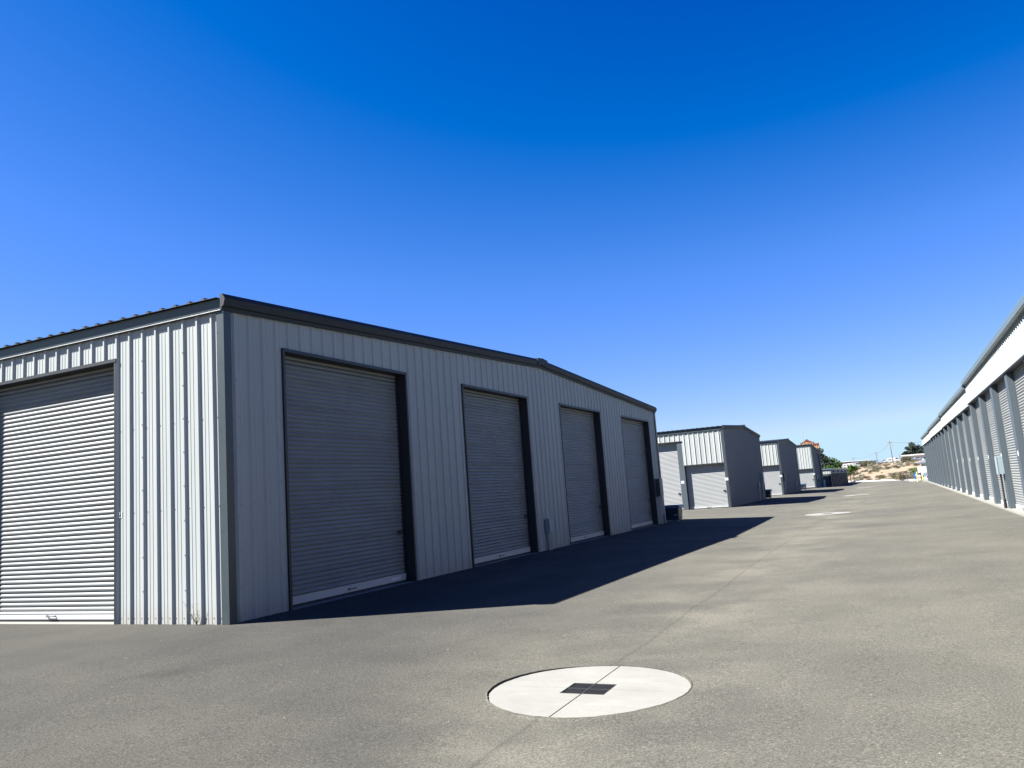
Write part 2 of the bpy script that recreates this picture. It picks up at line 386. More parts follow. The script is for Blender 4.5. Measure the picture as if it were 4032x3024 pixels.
for dx, dy, r in DR:
    N = 120; rings = []
    for k in range(9):
        f = k/8; ring = []
        for i in range(N):
            a = 2*math.pi*i/N; ca, sa = math.cos(a), math.sin(a)
            rin = r*(1+random.uniform(-.006, .006)) + .006; rout = H/max(abs(ca), abs(sa))
            rr = rin+(rout-rin)*(f**1.6); x, y = dx+ca*rr, dy+sa*rr
            z = gz(x, y) + (.006 if k < 1 else 0)
            if k == 8:                                   # edge of the hole: lie exactly on the straight grid edge
                if abs(abs(x-dx)-H) < 1e-6: q = [v for v in ys if abs(v-dy) <= H+1e-6]; lo = max([v for v in q if v <= y+1e-9] or [q[0]]); hi = min([v for v in q if v > y+1e-9] or [lo]); z = gz(x, lo)+(gz(x, hi)-gz(x, lo))*((y-lo)/(hi-lo) if hi > lo else 0)
                else: q = [v for v in xs if abs(v-dx) <= H+1e-6]; lo = max([v for v in q if v <= x+1e-9] or [q[0]]); hi = min([v for v in q if v > x+1e-9] or [lo]); z = gz(lo, y)+(gz(hi, y)-gz(lo, y))*((x-lo)/(hi-lo) if hi > lo else 0)
            zc = gz(dx, dy)+.008+.004
            z = max(z, zc) if k < 3 else z
            g.v.append((x, y, z)); ring.append(len(g.v)-1)
        rings.append(ring)
    low = []
    for i in range(N):
        v = g.v[rings[0][i]]; g.v.append((dx+(v[0]-dx)*.998, dy+(v[1]-dy)*.998, v[2]-.12)); low.append(len(g.v)-1)
    rings = [low]+rings
    for A, B in zip(rings, rings[1:]):
        for i in range(N): g.f.append((A[i], B[i], B[(i+1) % N], A[(i+1) % N]))
o = g.build('asphalt_pavement', 'asphalt', kind='structure'); o['label'] = 'worn grey asphalt lane between the storage buildings'

# desert terrain, reaching the horizon
def dz(x, y):
    yc = interp(x, CURB); d = y-yc
    if d < 0: return gz(max(-60, min(60, x)), y)-.45 if y < 210 else -.9
    n = math.sin(x*.11+y*.05)*.18+math.sin(x*.05-y*.09+1)*.16+math.sin(x*.31+y*.23)*.05
    w = min(1, d/30)
    return -.42 + 5.2*(1-math.cos(math.pi*min(1, d/300)))/2 + n*w*(1 if d < 400 else max(0, 1-(d-400)/300))
g = MB()
dxs = sorted(set([-9000, -5000, -2500, -1200, -600, -350, -220, -150, -110]+[-80+4*i for i in range(41)]+[110, 150, 220, 350, 600, 1200, 2500, 5000, 9000]))
dys = sorted(set([-9000, -4000, -1500, -500, -150, -60, -30, 0, 40, 80, 110]+[125+5*i for i in range(80)]+[560, 640, 760, 900, 1200, 1800, 3000, 5000, 9000]))
gi = {}
for i, x in enumerate(dxs):
    for j, y in enumerate(dys): gi[i, j] = len(g.v); g.v.append((x, y, dz(x, y)))
for i in range(len(dxs)-1):
    for j in range(len(dys)-1): g.f.append((gi[i, j], gi[i+1, j], gi[i+1, j+1], gi[i, j+1]))
o = g.build('desert_ground', 'soil', kind='structure', smooth=True); o['label'] = 'pale sandy desert ground with scrub rising behind the lane'
# far low range
g = MB(); pr = []
for i in range(90):
    x = -5200+i*110; h = 48+22*math.sin(i*.37)+14*math.sin(i*.93+2)+8*math.sin(i*2.1); pr.append((x, h))
for (xa, ha), (xb, hb) in zip(pr, pr[1:]):
    g.add([(xa, 6200, -5), (xb, 6200, -5), (xb, 6700, hb*1.15), (xa, 6700, ha*1.15), (xb, 7600, -5), (xa, 7600, -5)], [(0, 1, 2, 3), (3, 2, 4, 5)])
o = g.build('hills', 'range', kind='structure', smooth=True); o['label'] = 'low pale range on the horizon'
# curb strip
g = MB()
cp = [(-30, interp(-30, CURB)), (-20, 196), (-8.3, 181), (-.9, 158), (1.85, 147.5), (7, 141), (30, 141)]
for (xa, ya), (xb, yb) in zip(cp, cp[1:]):
    za, zb = gz(xa, ya)+.13, gz(xb, yb)+.13
    g.add([(xa, ya-.15, za), (xb, yb-.15, zb), (xb+.3, yb+1.6, zb+.05), (xa+.3, ya+1.6, za+.05), (xa, ya-.15, za-.4), (xb, yb-.15, zb-.4), (xb+.3, yb+1.6, zb-.4), (xa+.3, ya+1.6, za-.4)],
          [(0, 1, 2, 3), (0, 4, 5, 1), (3, 2, 6, 7), (0, 3, 7, 4), (1, 5, 6, 2)])
o = g.build('kerb', 'white', kind='structure'); o['label'] = 'white concrete kerb where the lane ends'
g = MB()
g.add([(3.0, 93.6, gz(3, 93.6)+.06), (12, 93.6, .06), (12, 139, -.35), (1.9, 139, gz(1.9, 139)+.1), (1.9, 112, gz(1.9, 112)+.08), (2.7, 104, gz(2.7, 104)+.07)],
      [(0, 1, 2, 3, 4, 5)]); n0 = len(g.v)
top = list(g.v)
g.add([(x, y, z-.3) for x, y, z in top], []); m = len(top)
for i in range(m): g.f.append((i, (i+1) % m, m+(i+1) % m, m+i))
o = g.build('concrete_apron', 'concrete', kind='structure'); o['label'] = 'pale concrete apron past the end of the right building'

# storm drains
def storm_drain(dx, dy, r, label, bars):
    z = gz(dx, dy)+(.008 if bars else .034); t = thing('storm_drain', (dx, dy, z), label, 'storm drain', 'round concrete storm drains down the middle of the lane')
    gx, gy = .20, .175; gap = .006
    for sx in (1, -1):
        for sy in (1, -1):
            pts = [(gx, gap), (r, gap)] + [(r*math.cos(a)*(1+random.uniform(-.002, .002)), r*math.sin(a)) for a in [math.pi/2*i/22 for i in range(1, 22)]] + [(gap, r), (gap, gy), (gx, gy)]
            if sx*sy < 0: pts = pts[::-1]
            MB().prism([(dx+sx*p[0], dy+sy*p[1]) for p in pts], (z-.09, z), 'z').build('concrete_slab', 'concrete', t)
    for a in ((dx-r, dy-gap, dx-gx, dy+gap, 'concrete', .0015), (dx+gx, dy-gap, dx+r, dy+gap, 'concrete', .0015), (dx-gap, dy-r, dx+gap, dy-gy, 'column', .005), (dx-gap, dy+gy, dx+gap, dy+r, 'column', .005)):
        MB().box(a[0], a[1], z-.09, a[2], a[3], z-a[5]).build('joint', a[4], t)
    p = MB(); p.box(dx-gx, dy-gy, z-.36, dx+gx, dy+gy, z-.35)
    for a in ((-gx, -gy, -gx+.006, gy), (gx-.006, -gy, gx, gy), (-gx+.006, -gy, gx-.006, -gy+.006), (-gx+.006, gy-.006, gx-.006, gy)): p.box(dx+a[0], dy+a[1], z-.35, dx+a[2], dy+a[3], z-.03)
    p.build('pit', 'rubber', t)
    f = MB(); zt = z+.002; zb = z-.028; b = .014
    f.box(dx-gx+.002, dy-gy+.002, zb, dx-gx+b, dy+gy-.002, zt); f.box(dx+gx-b, dy-gy+.002, zb, dx+gx-.002, dy+gy-.002, zt)
    f.box(dx-gx+b, dy-gy+.002, zb, dx+gx-b, dy-gy+b, zt); f.box(dx-gx+b, dy+gy-b, zb, dx+gx-b, dy+gy-.002, zt)
    f.box(dx-.012, dy-gy+b, zb, dx+.012, dy+gy-b, zt-.001); f.box(dx-gx+b, dy-.009, zb, dx-.012, dy+.009, zt-.0015); f.box(dx+.012, dy-.009, zb, dx+gx-b, dy+.009, zt-.0015)
    fo = f.build('grate', 'castiron', t)
    if bars:
        bm = MB().box(-.0035, -gy/2+.012, -.026, .0035, gy/2-.012, 0); me = bpy.data.meshes.new('bar'); me.from_pydata(bm.v, [], bm.f); me.materials.append(M['castiron'])
        for sx in (-1, 1):
            for sy in (-1, 1):
                for k in range(11): link('bar', me, fo, (dx+sx*(.012+(gx-.026)*(k+.9)/12), dy+sy*(gy/2-.001), zt-.002))
    return t
storm_drain(*DR[0], 'nearest and largest looking round white concrete drain pad with its dark metal grate', True)
storm_drain(*DR[1], 'second round white drain pad, just beyond the tip of the first building shadow', False)
storm_drain(*DR[2], 'third round white drain pad up the lane, beside the second bin', False)
storm_drain(*DR[3], 'farthest round white drain pad, a thin white sliver near the end of the lane', False)
pb = MB()
for i in range(60):
    x, y = random.uniform(-9, 2), random.uniform(3.2, 16); s = random.uniform(.004, .010)
    if x < -8.9 and y > 8.6: continue
    z = gz(x, y); pb.add([(x+s, y, z), (x, y+s, z), (x-s, y, z), (x, y-s, z), (x, y, z+s)], [(0, 1, 4), (1, 2, 4), (2, 3, 4), (3, 0, 4)])
o = pb.build('loose_grit', 'concrete', kind='stuff'); o['label'] = 'loose pale grit scattered on the asphalt'

# ------------------------------------------------------------------ storage buildings on the left
X0 = -8.928
def gable_roof(parent, xw, x_left, y0, y1, z_e, z_r, rake_joints=(), ridge=None, z_e1=None):
    ym = (y0+y1)/2 if ridge is None else ridge
    z_e1 = z_e if z_e1 is None else z_e1
    sl0 = (z_r-z_e)/(ym-y0); sl1 = (z_r-z_e1)/(y1-ym) if y1 > ym+.01 else 0
    # sheets, each .914 wide; underside closed by a soffit thickness
    RR = [(-.040, 0), (-.016, .035), (.016, .035), (.040, 0), (.15, 0)]
    w = 3*PITCH; x = xw-.02; n = 0
    while x > x_left:
        xa = max(x-w, x_left)
        mb = MB(); pts = []
        k = math.floor((xa-xw)/PITCH)-1
        prof = [(xw+.02+(k+q)*PITCH+du, d) for q in range(7) for du, d in RR]
        prof = sorted(p for p in prof if xa < p[0] < x)
        prof = [(xa, 0)]+prof+[(x, 0)]
        for side in (0, 1):
            ya, za = (y0-.135, z_e-.135*sl0) if side == 0 else (y1+.135, z_e1-.135*sl1)
            if side == 1 and y1 <= ym+.01: continue
            for (p, dp), (q, dq) in zip(prof, prof[1:]):
                mb.add([(p, ya, za+dp), (q, ya, za+dq), (q, ym, z_r+dq), (p, ym, z_r+dp)], [(0, 1, 2, 3) if side == 0 else (3, 2, 1, 0)])
                mb.add([(p, ya, za+dp), (q, ya, za+dq), (q, ya, za-.006), (p, ya, za-.006)], [(3, 2, 1, 0) if side == 0 else (0, 1, 2, 3)])
        mb.build('roof_panel', 'roof', parent); x = xa; n += 1
    # eave trim
    for side in (0, 1):
        if side == 1 and y1 <= ym+.01: continue
        s_ = -1 if side == 0 else 1; y = y0 if side == 0 else y1; ze = z_e if side == 0 else z_e1
        prof = [(y+s_*.0, ze-.012), (y+s_*.072, ze-.016), (y+s_*.062, ze-.186), (y+s_*.072, ze-.198), (y+s_*.045, ze-.212), (y+s_*.0, ze-.205)]
        MB().prism(prof if side else prof[::-1], (x_left, xw), 'x').build('eave_trim', 'trim', parent)
    # rake trim: pieces along both slopes plus a ridge cap
    PR = [(0, .045), (.045, .048), (.098, -.03), (.066, -.14), (.03, -.15), (.020, -.21), (.0, -.21)]
    segs = []
    for a, b in ((y0-.1, ym), (ym, y1+.1)):
        if b-a < .3: continue
        cuts = [a]+[c for c in rake_joints if a < c < b]+[b]
        segs += list(zip(cuts, cuts[1:]))
    zf = lambda y: z_e+(y-y0)*sl0 if y <= ym else z_r-(y-ym)*sl1
    for a, b in segs:
        mb = MB(); n = len(PR); a2, b2 = a+.003, b-.003
        vs_ = [(xw+.034+dx, yy, zf(yy)+dz_) for yy in (a2, b2) for dx, dz_ in PR]
        mb.add(vs_, [(i, (i+1) % n, n+(i+1) % n, n+i) for i in range(n)]+[tuple(range(n-1, -1, -1)), tuple(range(n, 2*n))])
        mb.build('rake_trim', 'trim_dark', parent)
    if y1 > ym+.01:
        mb = MB(); mb.prism([(ym-.35, z_r-.13), (ym+.35, z_r-.13), (ym+.35, z_r+.045), (ym, z_r+.075), (ym-.35, z_r+.045)], (xw+.04, xw+.14), 'x')
        mb.prism([(ym-.3, z_r-.0), (ym+.3, z_r-.0), (ym+.28, z_r+.05), (ym, z_r+.075), (ym-.28, z_r+.05)], (x_left, xw+.039), 'x')
        mb.build('ridge_cap', 'trim_dark', parent)
    return zf
def corner_trim(parent, xw, y, ztop, s=-1, zb=-.01):
    mb = MB(); a = .105
    # L with two legs, wall side at xw / y
    y_out = y+s*.045; x_out = xw+.045
    mb.prism([(xw-a, y_out), (x_out, y_out), (x_out, y-s*a), (x_out-.006, y-s*a), (x_out-.006, y_out-s*.006), (xw-a, y_out-s*.006)][::(1 if s < 0 else -1)], (zb, ztop), 'z')
    mb.prism([(xw-a, y_out-s*.006), (xw-a-.001, y_out-s*.045), (xw-a+.004, y_out-s*.045), (xw-a+.004, y_out-s*.006)], (zb, ztop), 'z')
    mb.build('corner_trim', 'trim', parent)
    if s < 0:
        sc = MB()
        for j in range(9):
            sc.tube((xw-a+.02, y_out, .35+.5*j), (xw-a+.02, y_out-.006, .35+.5*j), .007, n=6); sc.tube((x_out, y+a-.02, .35+.5*j), (x_out+.006, y+a-.02, .35+.5*j), .007, n=6)
        sc.build('trim_screws', 'screw', parent, kind='stuff')

def base_slab(parent, x0, x1, y0, y1, z=-.02):
    MB().box(x0, y0, -.6, x1, y1, z).build('floor_slab', 'concrete', parent)

# --- nearest building
A = thing('storage_building', (X0, 20.85, 0), 'large nearest storage building with four tall roller doors in its shaded gable end', 'storage building')
YA, YB, XL = 8.743, 32.966, -42.0
zfA = gable_roof(A, X0, XL, YA, YB, 4.875, 5.40, rake_joints=(14.9, 27.0))
base_slab(A, XL, X0-.02, YA+.01, YB-.01)
gfr = Fr((X0, 0, 0), (0, 1, 0), (1, 0, 0)); sfr = Fr((0, YA, 0), (1, 0, 0), (0, -1, 0))
GD = [(10.04, 13.66), (16.13, 19.72), (22.15, 25.78), (28.22, 31.82)]
ribbed(A, gfr, YA, YB, lambda u: zfA(u)-.12, YA+.20, [(a, b, 4.21) for a, b in GD], cuts=(20.85,))
SD = [(-14.97, -11.34), (-21.07, -17.44), (-27.17, -23.54)]
ribbed(A, sfr, XL, X0, lambda u: 4.80, X0-.235, [(a, b, 4.21) for a, b in SD])
bfr = Fr((0, YB, 0), (-1, 0, 0), (0, 1, 0)); ribbed(A, bfr, -X0, -XL, lambda u: 4.80, -X0+.2, screws=False)
lfr = Fr((XL, 0, 0), (0, -1, 0), (-1, 0, 0)); MB().prism([(YA, -.01), (YB, -.01), (YB, 4.8), (20.85, 5.33), (YA, 4.8)], (XL, XL+.04), 'x').build('end_wall', 'wall', A)
corner_trim(A, X0, YA, 4.72); corner_trim(A, X0, YB, 4.72, s=1)
for i, (a, b) in enumerate(GD):
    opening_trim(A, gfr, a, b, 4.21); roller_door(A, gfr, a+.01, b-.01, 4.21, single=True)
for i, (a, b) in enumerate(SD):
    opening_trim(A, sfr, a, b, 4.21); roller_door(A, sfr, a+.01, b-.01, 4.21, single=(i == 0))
text(A, '21', sfr, -11.225, 1.70, .010, .14, bold=.0012); 
for s_, u, in (('41', 13.83), ('42', 19.87), ('43', 25.93), ('44', 31.94)): text(A, s_, gfr, u, 1.69, .011, .15, bold=.0015)
def elec(parent, fr, u, z0, z1, w, dpt, mat, label_part='electrical_box', pipes=(.0,), pr=.022, pm='conduit', foot=0.0):
    mb = MB(); fr.box(mb, u, .035, z0, u+w, .035+dpt, z1); fr.box(mb, u-.006, .035+dpt, z0-.006, u+w+.006, .035+dpt+.008, z1+.012)
    bx = mb.build(label_part, mat, parent)
    for q in pipes:
        p = MB(); c = fr.p(u+q, .035+dpt*.5, 0); p.tube((c.x, c.y, foot), (c.x, c.y, z0), pr, n=10); p.tube((c.x, c.y, z0-.06), (c.x, c.y, z0-.0), pr*1.35, n=10); p.build('conduit', pm, parent)
    return bx
elec(A, gfr, 20.33, .47, .86, .22, .13, 'boxgrey', pipes=(.05, .16), pr=.035)
# meter cupboard and risers at the far corner of the gable
elec(A, gfr, 32.02, 1.12, 1.84, .30, .17, 'boxdark', pipes=(.06, .24), pr=.028)
elec(A, gfr, 32.42, 1.15, 1.85, .26, .12, 'boxgrey', pipes=(.13,), pr=.045, foot=.4)
mb = MB(); mb.tube((X0+.1, 32.75, 0), (X0+.1, 32.75, 1.2), .03, n=8); mb.build('conduit', 'bar_white', A)
st = MB(); gfr.box(st, 13.10, -.19+.0225, .085, 13.42, -.19+.0245, .125); st.build('sticker', 'number', A)
# a weed at the foot of the side wall
w = MB()
for i in range(11):
    a = random.uniform(0, 6.28); l = random.uniform(.08, .36); le = random.uniform(.1, .8)
    p = Vector((-9.52, YA-.06, 0)); q = p+Vector((math.cos(a)*le*l, -abs(math.sin(a))*le*l*.6, l)); s2 = q+Vector((math.cos(a)*.06, 0, -.04))
    w.tube(p, q, .003, .0015, n=4, cap=False); w.tube(q, s2, .0018, .001, n=4, cap=False)
    for k in range(4):
        c = p.lerp(q, .3+.18*k); d = .012; w.add([c+Vector((-d, 0, 0)), c+Vector((0, 0, d*1.6)), c+Vector((d, -.004, d)), c+Vector((0, 0, -d*.3))], [(0, 1, 2, 3)])
o = w.build('weed', 'sage'); tag(o, 'thin green weed sprouting at the foot of the sunlit wall near the corner', 'weed')

# --- following rows: recessed doors between slate columns, ribbed sheet above
def row(name_label, y0, y1, z_e, z_r, nums, low_z, tall_z, first, ridge=None, zb=0., xw=X0, nbays=8, z_e1=None, group='storage rows beyond the nearest building'):
    T = thing('storage_building', (xw, (y0+y1)/2, zb), name_label, 'storage building', group)
    xl = xw-30
    z_e1 = z_e if z_e1 is None else z_e1
    zf = gable_roof(T, xw, xl, y0, y1, z_e, z_r, ridge=ridge, z_e1=z_e1)
    base_slab(T, xl, xw-.02, y0+.25, y1-.01, zb-.01)
    gf = Fr((xw, 0, 0), (0, 1, 0), (1, 0, 0)); sf = Fr((0, y0, 0), (1, 0, 0), (0, -1, 0))
    ribbed(T, gf, y0, y1, lambda u: zf(u)-.12, y0+.2, cuts=(((y0+y1)/2 if ridge is None else ridge),), zb=zb-.25, screws=False, mat='wall_shaded')
    # bays run to the left from the corner
    x = xw-.10; ops = []; bays = []
    w0, cw = first, .34
    for i in range(nbays):
        w_ = w0 if i == 0 else 3.05; zt = low_z if i == 0 else tall_z
        bays.append((x-w_, x, zt)); x -= w_+cw
    ops = [(a-(cw if i else 0)-.0, b+(.2 if i == 0 else 0), z) for i, (a, b, z) in enumerate(bays)]
    ops = []
    for i, (a, b, z) in enumerate(bays):
        lo = a-(.02 if i == 0 else cw/2); hi = b+(.2 if i == 0 else (cw/2 if i > 1 else cw-.02)); ops.append((lo, hi, z))
    ribbed(T, sf, x+cw, xw, lambda u: z_e-.09, xw-.235, ops, screws=False)
    MB().box(xl, y0+.3, zb-.1, x, y0+.34, z_e-.1).build('side_wall', 'wall', T)
    MB().box(xl, y1-.04, zb-.1, xw, y1, z_e1-.1).build('rear_wall', 'wall', T)
    corner_trim(T, xw, y0, z_e-.15, zb=zb-.2); corner_trim(T, xw, y1, z_e1-.15, s=1, zb=zb-.2)
    for i, (a, b, zt) in enumerate(bays):
        h = MB(); lo, hi, z = ops[i]; sf.box(h, lo, -.25, z-.055, min(hi, xw-.005), .042, z); h.build('door_header', 'trim_dark', T)
        c = MB(); sf.box(c, a-cw, -.24, zb-.1, a, .0, max(zt, tall_z if i < nbays-1 else zt)-.056 if i else tall_z-.056 if nbays > 1 else zt-.056)
        if i == 0 : pass
        c.build('column', 'column', T)
        if i < 3:
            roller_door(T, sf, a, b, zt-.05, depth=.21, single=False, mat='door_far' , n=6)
        else:
            m2 = MB(); sf.box(m2, a, -.25, zb, b, -.21, zt-.05); m2.build('roller_door', 'door_far', T)
        if i < len(nums):
            pl = MB(); u = b+.02 if i == 0 else b+.10
            sf.box(pl, u-.055, .0462 if i == 0 else .001, 1.60, u+.13, .0482 if i == 0 else .003, 1.76); pl.build('number_plate', 'number', T)
            text(T, nums[i], sf, u+.037, 1.68, .0495 if i == 0 else .0045, .17, mat='number_blue', bold=.001)
    c = MB(); sf.box(c, xw-.10, -.25, zb-.1, xw-.005, -.002, low_z-.056); c.build('column', 'column', T)
    return T, gf, sf
T2, gf2, sf2 = row('second storage building with a low roller door numbered 25 under a tall ribbed sheet', 48.0, 62.45, 4.86, 5.24, ('25', '26', '27'), 2.69, 4.19, 2.40, ridge=55.6)
elec(T2, gf2, 60.6, 1.28, 2.02, .38, .2, 'boxgrey', pipes=(.1, .3), pr=.03); elec(T2, gf2, 59.0, .95, 1.28, .26, .12, 'boxgrey', pipes=(.12,), pr=.03)
T3, gf3, sf3 = row('third storage building in the row, its gable roof peaking between two neighbours', 73.4, 87.9, 4.80, 5.20, ('17', '18', '19'), 2.68, 4.15, 2.40, ridge=81.0)
elec(T3, gf3, 83.2, .75, 1.08, .26, .12, 'boxgrey', pipes=(.12,), pr=.03); elec(T3, gf3, 74.0-.0, 1.2, 1.9, .3, .14, 'boxdark', pipes=(.1,), pr=.03)
T4, gf4, sf4 = row('fourth and smallest looking tall storage building whose roof slopes only one way', 106.0, 118.2, 5.40, 5.41, ('9', '10'), 2.40, 4.1, 2.40, ridge=106.3, zb=-.08, nbays=3, z_e1=4.72)
dp = MB(); dp.tube((X0+.12, 113.4, 4.3), (X0+.12, 114.6, 4.3), .07); dp.tube((X0+.12, 114.6, 4.3), (X0+.12, 115.0, -.2), .07); dp.tube((X0+.12, 113.4, 4.3), (X0-.02, 113.4, 4.3), .07); dp.build('downspout', 'darksteel', T4)
elec(T4, gf4, 107.6, 1.0, 1.6, .5, .15, 'boxgrey', pipes=(.2,), pr=.03, foot=-.1); elec(T4, gf4, 109.8, .7, 1.05, .4, .15, 'boxdark', pipes=(.2,), pr=.04, foot=-.1)
# --- low fifth building with its open bays towards the lane
T5 = thing('storage_building', (-7.94, 120, -.3), 'low flat roofed storage building at the far end with a row of narrow dark bays', 'storage building', 'storage rows beyond the nearest building')
x5, ya, yb, zb5, zt5 = -7.94, 120.0, 164.5, -.75, 2.33
MB().box(x5-14, ya-.12, zt5-.18, x5+.12, yb+.1, zt5).build('roof', 'gutter', T5)
f5 = Fr((x5, 0, 0), (0, 1, 0), (1, 0, 0)); s5 = Fr((0, ya, 0), (1, 0, 0), (0, -1, 0))
ribbed(T5, f5, ya, yb, lambda u: zt5-.18, ya+.2, zb=1.62, screws=False); ribbed(T5, s5, x5-3.4, x5, lambda u: zt5-.18, x5-.2, zb=1.55, screws=False)
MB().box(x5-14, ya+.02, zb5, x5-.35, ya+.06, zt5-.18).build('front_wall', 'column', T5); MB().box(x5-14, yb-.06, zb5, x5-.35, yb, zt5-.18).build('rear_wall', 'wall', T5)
MB().box(x5-3.4, ya-.0, 1.5, x5, ya+.02, 1.555).build('header', 'trim_dark', T5); MB().box(x5-.35, ya+.01, 1.56, x5+.03, yb, 1.615).build('header', 'trim_dark', T5)
for k in range(15):
    y = ya+.0+k*3.14
    co = MB().box(x5-.34, y+.01, zb5, x5-.012, min(y+.40, yb), 1.559).build('column', 'jamb', T5); MB().box(x5-.012, y+.06, zb5, x5+.01, min(y+.36, yb), 1.559).build('light_face', 'conduit', co)  # front face paler than the near-black sides: their shade is painted in
    if k < 14:
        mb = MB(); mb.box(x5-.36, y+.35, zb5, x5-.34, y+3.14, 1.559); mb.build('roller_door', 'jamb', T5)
for k in range(4):
    y = 124+k*10.4; mb = MB(); mb.prism([(x5+.034, 2.02), (x5+.034, 1.78), (x5+.3, 1.80), (x5+.16, 2.0)], (y, y+1.0), 'y'); mb.build('wall_lamp', 'darksteel', T5)

# ------------------------------------------------------------------ long building on the right
RB = thing('storage_building', (3.17, 50, 0), 'long white and slate storage building along the right side with a rank of projecting columns', 'storage building')
XF = 3.17
rfr = Fr((XF, 0, 0), (0, -1, 0), (-1, 0, 0))      # u = -y
SECT = [(4.0, 18.9, 4.05, 5.06, 5.06), (18.9, 37.55, 3.985, 5.06, 4.93), (37.55, 56.6, 3.905, 4.79, 4.79), (56.6, 74.2, 3.865, 4.70, 4.70), (74.2, 93.0, 3.80, 4.62, 4.62)]
ppos = [26.0+3.765*k for k in range(-5, 19)]; ppos = [p for p in ppos if p < 92.5]+[92.96]
for i, (a, b, zpb, zra, zrb) in enumerate(SECT):
    zr = lambda y: zra+(zrb-zra)*(y-a)/(b-a)
    ribbed(RB, rfr, -b, -a, lambda u: zr(-u)-.12, -a-.2, zb=zpb, screws=False)
    # box gutter: sloping face, open soffit
    mb = MB(); PRG = [(XF-.0, -.03), (XF-.03, .045), (XF-.13, .025), (XF-.16, -.02), (XF-.15, -.165), (XF-.135, -.175), (XF-.045, -.178), (XF-.04, -.20), (XF, -.20)]
    cuts = [a, (a+b)/2, b]
    for ca, cb in zip(cuts, cuts[1:]):
        n = len(PRG); g2 = MB()
        g2.add([(x, y, zr(y)+z) for y in (ca+.006, cb-.006) for x, z in PRG], [(j, (j+1) % n, n+(j+1) % n, n+j) for j in range(n)]+[tuple(range(n-1, -1, -1)), tuple(range(n, 2*n))])
        g2.build('gutter', 'gutter', RB)
    # soffit between the sheet and the doors, header
    MB().box(XF-.045, a+.002, zpb-.045, XF+.30, b-.002, zpb).build('door_header', 'trim_dark', RB)
    MB().add([(XF-.02, a, zra-.03), (XF-.02, b, zrb-.03), (13, b, zrb+.4), (13, a, zra+.4), (23, b, zrb), (23, a, zra)], [(0, 1, 2, 3), (3, 2, 4, 5)]).build('roof', 'roof', RB)
    vj = MB(); vj.box(XF-.045, b-.012, zpb+.3, XF-.034, b+.012, zrb-.2); vj.build('panel_joint', 'darksteel', RB)
MB().box(23, 4, -.3, 23.05, 93, 4.6).build('rear_wall', 'wall', RB)
for y in (4.0, 92.97): MB().prism([(XF+.03, -.3), (23, -.3), (23, 4.55), (13, 4.95), (XF+.03, 4.5)], (y, y+.03), 'y').build('end_wall', 'wall', RB)
MB().box(XF+.02, 4, -.5, 23, 93, -.03).build('floor_slab', 'concrete', RB)
k = MB()
for a, b in zip([4]+ppos, ppos):
    k.box(XF-.13, a+.004, -.3, XF+.28, b-.004, .035+.0)
k.build('footing', 'concrete', RB)
num = 1
for j, p in enumerate(ppos):
    zt = [s for s in SECT if s[0] < p-.3 <= s[1]+.01][0][2]-.046
    MB().box(XF, p-.50, .03, XF+.29, p, zt).build('column', 'column', RB)
    if j+1 < len(ppos) and ppos[j+1]-.5-p > 1:
        q = ppos[j+1]-.5; far = p > 60
        dfr = rfr
        z2 = min([s for s in SECT if s[0] < p+.3 <= s[1]+.01][0][2], [s for s in SECT if s[0] < q-.1 <= s[1]+.01][0][2])
        roller_door(RB, rfr, -q, -p, z2-.05, depth=.17, single=False, mat='door', n=(8 if p < 45 else 4), handle=(p < 50), lockside=1, bar=True)
    if p < 50: pl = MB(); pl.box(XF-.008, p-.36, 1.64, XF-.001, p-.27, 1.78); pl.build('number_plate', 'number', RB)
eb = MB(); eb.box(XF-.16, 29.30, 1.13, XF-.002, 29.78, 1.68); eb.box(XF-.172, 29.29, 1.12, XF-.16, 29.79, 1.69); eb.build('electrical_box', 'boxgrey', RB)
c = MB(); c.tube((XF-.08, 29.66, .0), (XF-.08, 29.66, 1.13), .028); c.tube((XF-.08, 29.66, .0), (XF-.08, 29.66, .32), .045); c.build('conduit', 'darksteel', RB)

# ------------------------------------------------------------------ small bins
def small_bin(x, y, label):
    z = gz(x, y); t = thing('bin', (x, y, z), label, 'bin', 'dark squat bins beside the buildings')
    w, d, h = .33, .36, .60
    b = MB(); z0 = z+.08
    b.add([(x+sx*w*f, y+sy*d*f, z0+zz) for f, zz in ((.88, 0), (1, .5)) for sx, sy in ((-1, -1), (1, -1), (1, 1), (-1, 1))], [(3, 2, 1, 0), (4, 5, 6, 7), (0, 1, 5, 4), (1, 2, 6, 5), (2, 3, 7, 6), (3, 0, 4, 7)])
    b.box(x-w-.015, y-d-.015, z0+.47, x+w+.015, y+d+.015, z0+.51); b.build('body', 'bin', t)
    l = MB(); l.prism([(x-w-.03, z0+.511), (x+w+.05, z0+.50), (x+w+.07, z0+.56), (x+w-.02, z0+.62), (x-w+.08, z0+.63), (x-w-.03, z0+.57)], (y-d-.03, y+d+.03), 'y'); l.build('lid', 'binlid', t)
    for sx in (-1, 1):
        for sy in (-1, 1):
            c = MB(); cx, cy = x+sx*w*.72, y+sy*d*.72; c.tube((cx-.02, cy, z+.045), (cx+.02, cy, z+.045), .045, n=12); c.box(cx-.03, cy-.03, z+.075, cx+.03, cy+.03, z0+.002); c.build('caster', 'steel', t)
    s = MB(); s.box(x+w*.35, y-d*1.0-.006, z0+.18, x+w*.75, y-d*.9, z0+.22); s.build('plate', 'conduit', t)
    h = MB(); h.box(x-w*.98, y-d-.03, z0+.40, x-w*.82, y-d-.0, z0+.47); h.build('hinge', 'number', t)
    return t
small_bin(-8.72, 33.75, 'navy bin with a lid and casters at the far corner of the nearest building')
small_bin(-8.95, 63.3, 'dark bin in front of the low door of the third building')
small_bin(-9.15, 92.5, 'dark bin at the foot of the fourth building, farthest of the three')

